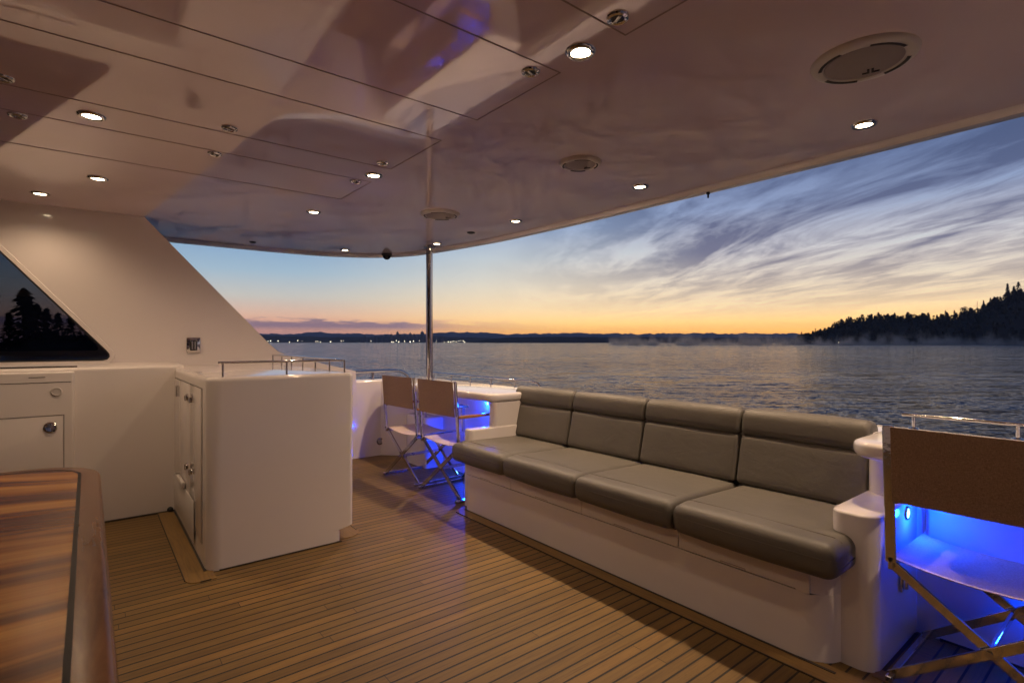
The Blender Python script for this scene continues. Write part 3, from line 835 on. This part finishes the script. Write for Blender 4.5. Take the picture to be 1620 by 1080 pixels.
o = ridge('far_mountains', (300, 1420), 7600, lambda u: px(ip(u, [(300, 12), (400, 14), (450, 15), (500, 17.5), (540, 14.5), (620, 14), (700, 16), (735, 17.5), (790, 15.5), (900, 15), (1000, 15.5), (1050, 14.5), (1180, 16), (1300, 13), (1420, 10)]), 7600), 900, M['farland'], jag=15, seed=4)
tag(o, None, None, kind='structure')
o = ridge('far_shore', (250, 1500), 6500, lambda u: px(ip(u, [(250, 11), (400, 12.5), (450, 11), (520, 9.0), (600, 10), (650, 10.5), (700, 9.5), (780, 8), (1500, 8)]), 6500), 700, M['land'], jag=5, seed=9, n=420)
tag(o, None, None, kind='structure')
o = ridge('wooded_spit', (742, 1340), 4200, lambda u: px(ip(u, [(742, .3), (770, 6), (800, 9.0), (900, 10.0), (1100, 9), (1250, 8), (1340, 8)]), 4200), 400, M['land'], jag=3.2, seed=12, n=600)
tag(o, None, None, kind='structure')
# headland to the right
HT = [(1240, 0), (1262, 11), (1300, 20), (1340, 37), (1400, 45), (1480, 42), (1520, 44), (1560, 62), (1600, 84), (1660, 92), (1800, 80), (2100, 90), (2600, 60)]
HD = 1250
hl = ridge('headland', (1236, 2500), HD, lambda u: px(ip(u, HT), HD), 260, M['land'], jag=.8, seed=3, n=300)
tag(hl, None, None, kind='structure')

def conifer(seed, h=1.0, w=.28, n=210, bare=.12, droop=.25):
    rnd = random.Random(seed); b = new()
    for k in range(n):
        t_ = rnd.random()**.8; z = h*(bare+(1-bare)*t_)
        rr = w*(1-t_)**.85*h*.5*(.75+.5*math.sin(t_*31+seed)**2)+.012*h
        a = rnd.random()*2*PI; rad = rr*rnd.uniform(.35, 1.05)
        c = Vector((math.cos(a)*rad, math.sin(a)*rad, z-droop*rad))
        L = h*rnd.uniform(.035, .075); wd = L*.6
        d = Vector((math.cos(a), math.sin(a), -.35)); s_ = Vector((-math.sin(a), math.cos(a), rnd.uniform(-.6, .6)))
        vs = [b.verts.new(c+d*L), b.verts.new(c+s_*wd+Vector((0, 0, wd*.4))), b.verts.new(c-d*L*.6+Vector((0, 0, wd))), b.verts.new(c-s_*wd)]
        b.faces.new(vs)
    return b
def broad(seed, h=1.0, n=420):
    rnd = random.Random(seed); b = new()
    lobes = [(rnd.uniform(-.17, .17), rnd.uniform(-.17, .17), rnd.uniform(.5, .86), rnd.uniform(.09, .17)) for _ in range(11)]
    for k in range(n):
        x, y, z, r = rnd.choice(lobes); v = Vector((rnd.gauss(0, 1), rnd.gauss(0, 1), rnd.gauss(0, .8))).normalized()*r*rnd.uniform(.7, 1.05)
        c = Vector((x, y, z))+v; c *= h
        e1 = Vector((rnd.uniform(-1, 1), rnd.uniform(-1, 1), rnd.uniform(-1, 1))).normalized()*h*.035; e2 = e1.cross(v).normalized()*h*.03
        b.faces.new([b.verts.new(c+e1), b.verts.new(c+e2), b.verts.new(c-e1), b.verts.new(c-e2)])
    return b
def trunkm(h, r):
    b = new(); tube(b, [(0, 0, -.1*h), (.01*h, 0, h*.4), (0, .005*h, h*.93)], [r, r*.7, r*.15], 6); return b
def rawmesh(b, m, name):
    me = bpy.data.meshes.new(name); b.to_mesh(me); b.free(); me.materials.append(m); return me
MC = [rawmesh(conifer(s_, 1, w_, 230), M['leaf'], 'conifer_crown') for s_, w_ in ((1, .30), (2, .26), (3, .36), (4, .22), (7, .58), (9, .48))]
MCs = [rawmesh(conifer(31, 1, .34, 80, .3, .1), M['leaf'], 'sparse_crown'), rawmesh(conifer(32, 1, .42, 120, .45, .0), M['leaf'], 'sparse_crown')]
MB_ = [rawmesh(broad(s_), M['leaf'], 'broad_crown') for s_ in (5, 6)]
MT = rawmesh(trunkm(1, .018), M['bark'], 'trunk')
def tree(name, crown, x, y, z, h, lab, group=None, wx=1.0):
    t = thing(name, lab, 'tree', (x, y, z), group, random.random()*6); t.scale = (h*wx, h*wx, h)
    for nm, me in (('crown', crown), ('trunk', MT)):
        o = bpy.data.objects.new(nm, me); COL.objects.link(o); o.parent = t
    return t
def ground(u, p):          # headland surface height at bearing u, fraction p of its depth
    h = max(0, px(ip(u, HT), HD)); q = ip(p, [(0, 0), (.02, .15), (.12, .45), (.35, .8), (.6, 1.0), (1, .7)])
    return WZ+h*q
# distinct skyline trees
SK = [(1268, 'pine_tree', MCs[1], 14, 'low bushy tree at the very tip of the wooded headland', .95), (1290, 'pine_tree', MCs[0], 16, 'second low tree at the tip of the headland, right of the bushy one', 1),
      (1320, 'pine_tree', MCs[1], 17, 'leaning ragged tree where the headland skyline begins to climb', .8), (1331, 'pine_tree', MC[0], 17, 'dark pointed tree behind the ragged one on the headland', 1),
      (1496, 'pine_tree', MCs[0], 24, 'thin ragged pine left of the big round tree on the skyline', 1), (1510, 'pine_tree', MC[3], 23, 'narrow pine touching the big round tree on its left', 1.1),
      (1525, 'round_tree', MB_[0], 29, 'big round-crowned tree standing out on the skyline', .85), (1546, 'dead_tree', MC[3], 28, 'thin bare spire right of the big round tree', .18),
      (1556, 'pine_tree', MC[1], 24, 'pointed fir right of the bare spire', 1), (1567, 'pine_tree', MC[2], 23, 'broad fir halfway up the last rise of the skyline', 1),
      (1594, 'pine_tree', MC[1], 36, 'tallest pointed fir at the top right of the headland', 1), (1611, 'pine_tree', MCs[1], 34, 'ragged spreading pine at the right picture edge', 1), (1604, 'pine_tree', MC[2], 26, 'broad dark fir between the tallest fir and the ragged pine', 1.2)]
for u, nm, me, h, lab, wx in SK:
    pf = .55; p = polar(u, (HD+0)/math.cos(az(u))+260*pf)
    tree(nm, me, p.x, p.y, ground(u, pf)-1.5, h*1.12, lab, None, wx)
# countable trees on the headland's lit face and skyline
rnd = random.Random(21); cnt = 0
for k in range(250):
    u = 1262+(rnd.random()**.8)*375; pf = rnd.choice((.52, .58, .4, .25, .1, .03, .6)); p = polar(u, HD/math.cos(az(u))+260*pf)
    h = rnd.uniform(15, 23) if u > 1330 else rnd.uniform(9, 15)
    t = bpy.data.objects.new('wood_tree', rnd.choice(MC)); COL.objects.link(t); t.location = (p.x, p.y, ground(u, pf)-4)
    wx = rnd.uniform(1.3, 2.4); t.scale = (h*wx, h*wx, h); t.rotation_euler = (0, 0, rnd.random()*6)
    tag(t, 'one of the dark trees packed together on the wooded headland at right', 'tree', 'trees covering the headland')
# the rest of the wood: one mass
b = new()
for k in range(1300):
    u = 1262+rnd.random()**1.5*1100; pf = rnd.random()*.95; p = polar(u, HD/math.cos(az(u))+260*pf); g = ground(u, pf); h = rnd.uniform(9, 17)*min(1, .5+(u-1262)/120)
    for q in range(14):
        t_ = rnd.random(); a = rnd.random()*6.28; rr = h*.26*(1-t_)+.4
        c = Vector((p.x+math.cos(a)*rr, p.y+math.sin(a)*rr, g-1+h*t_)); L = rnd.uniform(1.8, 3.6)
        e1 = Vector((rnd.uniform(-1, 1), rnd.uniform(-1, 1), rnd.uniform(-.6, .6))).normalized()*L; e2 = e1.cross(Vector((rnd.uniform(-1, 1), rnd.uniform(-1, 1), 1))).normalized()*L*.8
        b.faces.new([b.verts.new(c+e1), b.verts.new(c+e2), b.verts.new(c-e1), b.verts.new(c-e2)])
tag(obj('undergrowth', b, M['leaf']), 'dense dark undergrowth and far woods on the headland', 'woods', kind='stuff')

# city towers on the far shore
TW = [(572, 8, 3), (577, 13, 2.0), (581, 9, 2.5), (590, 10, 3), (596, 11, 2.2), (604, 12, 3), (611, 13, 4), (619, 14.5, 3), (629, 18.5, 3), (633, 14, 3), (641, 13, 4), (649, 16.5, 3), (655, 15, 3), (661, 13, 3), (668, 19, 4), (690, 12, 3), (700, 11, 4)]
for u, h, w in TW:
    D = 6480; p = polar(u, D/math.cos(az(u))); H = px(h, D)-6; wd = px(w, D)
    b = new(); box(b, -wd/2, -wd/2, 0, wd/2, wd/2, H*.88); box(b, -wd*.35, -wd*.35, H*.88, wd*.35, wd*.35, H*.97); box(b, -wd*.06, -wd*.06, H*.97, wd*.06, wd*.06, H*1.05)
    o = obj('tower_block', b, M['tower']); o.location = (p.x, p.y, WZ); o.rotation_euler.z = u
    lab = 'tallest dim tower block on the far shore, seen just left of the chrome pole' if u == 668 else ('tower block with a peaked top near the middle of the distant skyline' if u == 629 else 'one of the small dim tower blocks on the hazy far shore')
    tag(o, lab, 'tower', None if u in (668, 629) else 'tower blocks of the distant city')
# shore lamps
lampme = bpy.data.meshes.new('shore_lamp'); bb = bmesh.new(); bmesh.ops.create_icosphere(bb, subdivisions=1, radius=1); bb.to_mesh(lampme); bb.free(); lampme.materials.append(M['shore'])
rr = random.Random(5)
us = [424, 428, 440, 458, 471, 478, 500, 503, 507, 523, 540, 543, 587, 620, 623, 627, 631, 640, 649, 654, 663, 690, 703, 709, 713, 716, 718, 722, 726, 729, 733, 735]
for u in us:
    D = 6480*.985; p = polar(u, D/math.cos(az(u))); z = WZ+6+rr.random()*18; s_ = rr.uniform(2.2, 4.2)
    o = bpy.data.objects.new('shore_light', lampme); COL.objects.link(o); o.location = (p.x, p.y, z); o.scale = (s_, s_, s_)
    tag(o, 'one of the tiny warm lights strung along the far shore at the waterline', 'light', 'lights on the far shore')
for u, lab in ((1327, 'tiny white light at the foot of the headland, left one of two'), (1411, 'tiny white light at the foot of the headland, right one of two')):
    p = polar(u, (HD-6)/math.cos(az(u))); o = bpy.data.objects.new('shore_light', lampme); COL.objects.link(o); o.location = (p.x, p.y, WZ+5); o.scale = (.5, .5, .5); tag(o, lab, 'light')
# trees on the shore behind the camera, mirrored in the dark window
for k in range(26):
    a = math.radians(190+k*6.2); D = rr.uniform(150, 190); x, y = math.cos(a)*D, math.sin(a)*D
    h = rr.uniform(14, 30); tree('shore_tree', rr.choice(MC), x, y, WZ, h, 'dark conifer on the near shore behind the camera, out of the picture', 'conifers on the shore behind the camera', 1.2)

o = ridge('near_shore', (-1500, 330), 230, lambda u: px(ip(u, [(-1500, 30), (0, 20), (60, 34), (250, 34), (330, 1)]), 230), 60, M['land'], jag=.3, seed=8)
tag(o, None, None, kind='structure')
for u, h, me in ((-60, 12, MC[0]), (-28, 14, MC[2]), (14, 15, MC[1]), (38, 26, MC[2]), (46, 22, MC[0]), (58, 19, MC[2]), (74, 17, MC[1]), (92, 15, MC[2]), (112, 14, MC[0]), (135, 15, MC[2]), (160, 14, MC[1])):
    p = polar(u, 245/math.cos(az(u)))
    tree('shore_tree', me, p.x, p.y, WZ+4, h, 'dark tree on the near bank seen through the tinted side window' if u != 38 else 'tallest dark tree seen through the tinted side window', 'trees seen through the side window' if u != 38 else None, 1.5)
# ------------------------------------------------------------------ air: steam over the water
def steam(name, x0, y0, x1, y1, h, rot, loc, dens, lab, scale):
    m = bpy.data.materials.new(name); m.use_nodes = True; T = NT(m.node_tree); T.n.remove(T.n['Principled BSDF'])
    pv = T.add('ShaderNodeVolumePrincipled', ins={'Color': (1, .88, .80, 1), 'Anisotropy': .75})
    geo = T.add('ShaderNodeNewGeometry').outputs['Position']
    n1 = T.noise(T.mapping(geo, scale), 1, 4, .6, .4)
    sp = T.add('ShaderNodeSeparateXYZ'); T.l.new(geo, sp.inputs[0])
    z = T.math('DIVIDE', T.math('SUBTRACT', sp.outputs[2], WZ), h, True)
    fall = T.math('POWER', T.math('SUBTRACT', 1.0, z, True), 2.2)
    th = T.math('ADD', .49, T.math('MULTIPLY', z, .20))
    d = T.math('MULTIPLY', T.math('MULTIPLY', T.math('SUBTRACT', n1, th, True), 9.0), fall)
    T.l.new(T.math('MULTIPLY', d, dens), pv.inputs['Density'])
    T.l.new(pv.outputs[0], T.n['Material Output'].inputs['Volume'])
    m.cycles.volume_step_rate = .1
    b = new(); box(b, x0, y0, 0, x1, y1, h); o = obj(name, b, m); o.location = loc; o.rotation_euler.z = rot
    tag(o, lab, 'steam', kind='stuff'); return o
ang = -math.atan2(F.x, F.y)       # box axis y = view axis
try:
    steam('water_steam', 190, 960, 1300, 1110, 40, ang, (0, 0, WZ+.3), .055, 'pale morning steam drifting low over the lake before the headland', (.026, .030, .022))
except Exception as e:
    print('steam', e)

HAZE = 5e-5
m = bpy.data.materials.new('thin_air_haze'); m.use_nodes = True; T = NT(m.node_tree); T.n.remove(T.n['Principled BSDF'])
pv = T.add('ShaderNodeVolumePrincipled', ins={'Color': (.90, .88, .92, 1), 'Density': HAZE}); T.l.new(pv.outputs[0], T.n['Material Output'].inputs['Volume'])
b = new(); box(b, -9800, -9800, WZ-5, 9800, 9800, 300)
tag(obj('haze', b, m), 'thin bluish air between the deck and the far shores', 'haze', kind='stuff')

# ------------------------------------------------------------------ world
w = bpy.data.worlds.new('World'); C.world = w; w.use_nodes = True
T = NT(w.node_tree); bg = T.n['Background']
tc = T.add('ShaderNodeTexCoord').outputs['Generated']
nrm = T.add('ShaderNodeVectorMath', operation='NORMALIZE'); T.l.new(tc, nrm.inputs[0]); V = nrm.outputs[0]
sp = T.add('ShaderNodeSeparateXYZ'); T.l.new(V, sp.inputs[0])
el = T.math('MULTIPLY', T.math('ARCSINE', sp.outputs[2]), 180/PI)
e = T.math('DIVIDE', T.math('MAXIMUM', el, 0.0), 60, True)
hx = T.add('ShaderNodeCombineXYZ'); T.l.new(sp.outputs[0], hx.inputs[0]); T.l.new(sp.outputs[1], hx.inputs[1])
hn = T.add('ShaderNodeVectorMath', operation='NORMALIZE'); T.l.new(hx.outputs[0], hn.inputs[0])
dawn = Vector((math.sin(math.radians(62)), math.cos(math.radians(62)), 0))
dt = T.add('ShaderNodeVectorMath', operation='DOT_PRODUCT'); T.l.new(hn.outputs[0], dt.inputs[0]); dt.inputs[1].default_value = dawn
cosd = dt.outputs['Value']
def R_(stops): return T.ramp(e, [(d/60, lin(*c)) for d, c in stops])
A = R_([(0, (244, 150, 76)), (.9, (255, 182, 84)), (2.0, (254, 204, 124)), (3.6, (247, 216, 166)), (6, (228, 214, 190)), (9, (200, 206, 208)), (12, (148, 170, 200)), (16, (106, 134, 178)), (24, (76, 104, 152)), (60, (50, 74, 120))])
B = R_([(0, (160, 118, 122)), (1.5, (226, 162, 132)), (2.6, (224, 180, 154)), (4.5, (198, 194, 186)), (7, (160, 184, 202)), (10, (130, 164, 200)), (14, (104, 142, 190)), (22, (82, 122, 176)), (35, (60, 92, 146)), (60, (42, 66, 112))])
D_ = R_([(0, (64, 62, 84)), (6, (72, 82, 112)), (15, (60, 82, 124)), (30, (48, 70, 114)), (60, (38, 58, 100))])
s1 = T.ramp(cosd, [(.68, 0.0), (.99, 1.0)]); s1.node.color_ramp.interpolation = 'EASE'
s2 = T.ramp(T.math('MULTIPLY', T.math('ADD', cosd, 1.0), .5), [(.3, 0.0), (.75, 1.0)])
sky = T.mix(s1, B, A); sky = T.mix(s2, D_, sky)
# cloud plane coordinates
zc = T.math('MAXIMUM', sp.outputs[2], .015)
zc = T.math('ADD', zc, .045)
cx = T.math('DIVIDE', sp.outputs[0], zc); cy = T.math('DIVIDE', sp.outputs[1], zc)
cc = T.add('ShaderNodeCombineXYZ'); T.l.new(cx, cc.inputs[0]); T.l.new(cy, cc.inputs[1])
n1 = T.noise(T.stretch(cc.outputs[0], -66, (.40, .85, 1)), 1.1, 8, .62, .7)
n2 = T.noise(T.stretch(cc.outputs[0], -52, (.55, 1.9, 1), (3, 1, 0)), 1.3, 6, .62, .55)
nc = T.math('ADD', T.math('MULTIPLY', n1, .68), T.math('MULTIPLY', n2, .32))
# where the clouds lie: to the right of the pole, above about 4 degrees
rt = T.add('ShaderNodeVectorMath', operation='DOT_PRODUCT'); T.l.new(hn.outputs[0], rt.inputs[0]); rt.inputs[1].default_value = (math.cos(math.radians(47)), -math.sin(math.radians(47)), 0)
side = T.ramp(T.math('MULTIPLY', T.math('ADD', rt.outputs['Value'], 1.0), .5), [(.40, 0.0), (.50, .5), (.60, 1.0)])
hgt = T.ramp(e, [(2.0/60, 0.0), (5/60, .6), (9/60, 1.0)])
msk = T.math('MULTIPLY', side, hgt)
cov = T.ramp(T.math('ADD', nc, T.math('MULTIPLY', e, .45)), [(.40, 0.0), (.48, .65), (.54, 1.0)])
cov = T.math('MULTIPLY', cov, msk)
dark = R_([(0, (176, 138, 128)), (5, (150, 134, 136)), (9, (108, 108, 134)), (14, (84, 94, 128)), (20, (66, 82, 118)), (40, (58, 76, 114))])
lite = R_([(0, (240, 190, 150)), (5, (226, 204, 180)), (9, (204, 200, 204)), (13, (142, 156, 190)), (18, (88, 108, 152)), (40, (56, 78, 124))])
cl = T.mix(T.ramp(T.math('ADD', T.math('MULTIPLY', n2, .5), T.math('MULTIPLY', n1, .5)), [(.43, 0.0), (.56, 1.0)]), lite, dark)
sky = T.mix(T.math('MULTIPLY', cov, .94), sky, cl)
# low purple bank on the left
an = T.math('ARCTAN2', sp.outputs[0], sp.outputs[1]); and_ = T.math('MULTIPLY', an, 180/PI)      # bearing clockwise from +Y
bv = T.add('ShaderNodeCombineXYZ'); T.l.new(T.math('MULTIPLY', and_, .22), bv.inputs[0]); T.l.new(T.math('MULTIPLY', el, 1.6), bv.inputs[1])
bn = T.noise(bv.outputs[0], 1.4, 5, .6)
bt = T.ramp(T.math('ADD', T.math('DIVIDE', and_, 90), .0, True), [(0, 1.0), (.30, 1.0), (.36, .35), (.5, .0)])
bh = T.math('SUBTRACT', T.math('ADD', 2.1, T.math('MULTIPLY', T.math('SUBTRACT', bn, .5), 2.2)), el)
bank = T.math('MULTIPLY', T.ramp(T.math('ADD', T.math('MULTIPLY', bh, 2.5), .5, True), [(.1, 0.0), (.9, 1.0)]), bt)
bank = T.math('MULTIPLY', bank, T.ramp(T.math('MULTIPLY', el, .2, True), [(.22, 0.25), (.32, 1.0)]))
sky = T.mix(T.math('MULTIPLY', bank, .9), sky, lin(132, 110, 128))
# below the horizon: dull water colour
sky = T.mix(T.math('LESS_THAN', sp.outputs[2], -.002), sky, lin(60, 66, 84))
T.l.new(sky, bg.inputs[0])
gain = T.ramp(e, [(0, 1.0), (1.5/60, .8), (3.8/60, .3), (8/60, .06), (.5, 0.0)])
gain = T.math('MULTIPLY', gain, T.math('ADD', T.math('MULTIPLY', s1, .5), .35))
T.l.new(T.math('ADD', gain, 1.08), bg.inputs[1])

# weak dawn sun just below/at the glow (soft, warm)
# ------------------------------------------------------------------ camera
cam = bpy.data.cameras.new('camera'); co = bpy.data.objects.new('camera', cam); COL.objects.link(co); C.camera = co
cam.sensor_width = 36; cam.lens = 839/1620*36; cam.clip_end = 40000; cam.clip_start = .05
co.location = (0, 0, 1.25)
co.rotation_euler = (math.radians(90), 0, -math.atan2(F.x, F.y))
cam.shift_y = .001/1.62
cam.dof.use_dof = True; cam.dof.focus_distance = 4.2; cam.dof.aperture_fstop = 4.5

C.view_settings.view_transform = 'Standard'; C.view_settings.look = 'None'; C.view_settings.exposure = 0; C.view_settings.gamma = 1
C.render.engine = 'CYCLES'
cy_ = C.cycles
cy_.use_denoising = True; cy_.denoiser = 'OPENIMAGEDENOISE'
cy_.max_bounces = 8; cy_.diffuse_bounces = 4; cy_.glossy_bounces = 4; cy_.volume_bounces = 0; cy_.transparent_max_bounces = 8
cy_.adaptive_threshold = .02; cy_.sample_clamp_indirect = 6; cy_.caustics_reflective = False; cy_.caustics_refractive = False
cy_.volume_step_rate = 1; cy_.volume_max_steps = 96
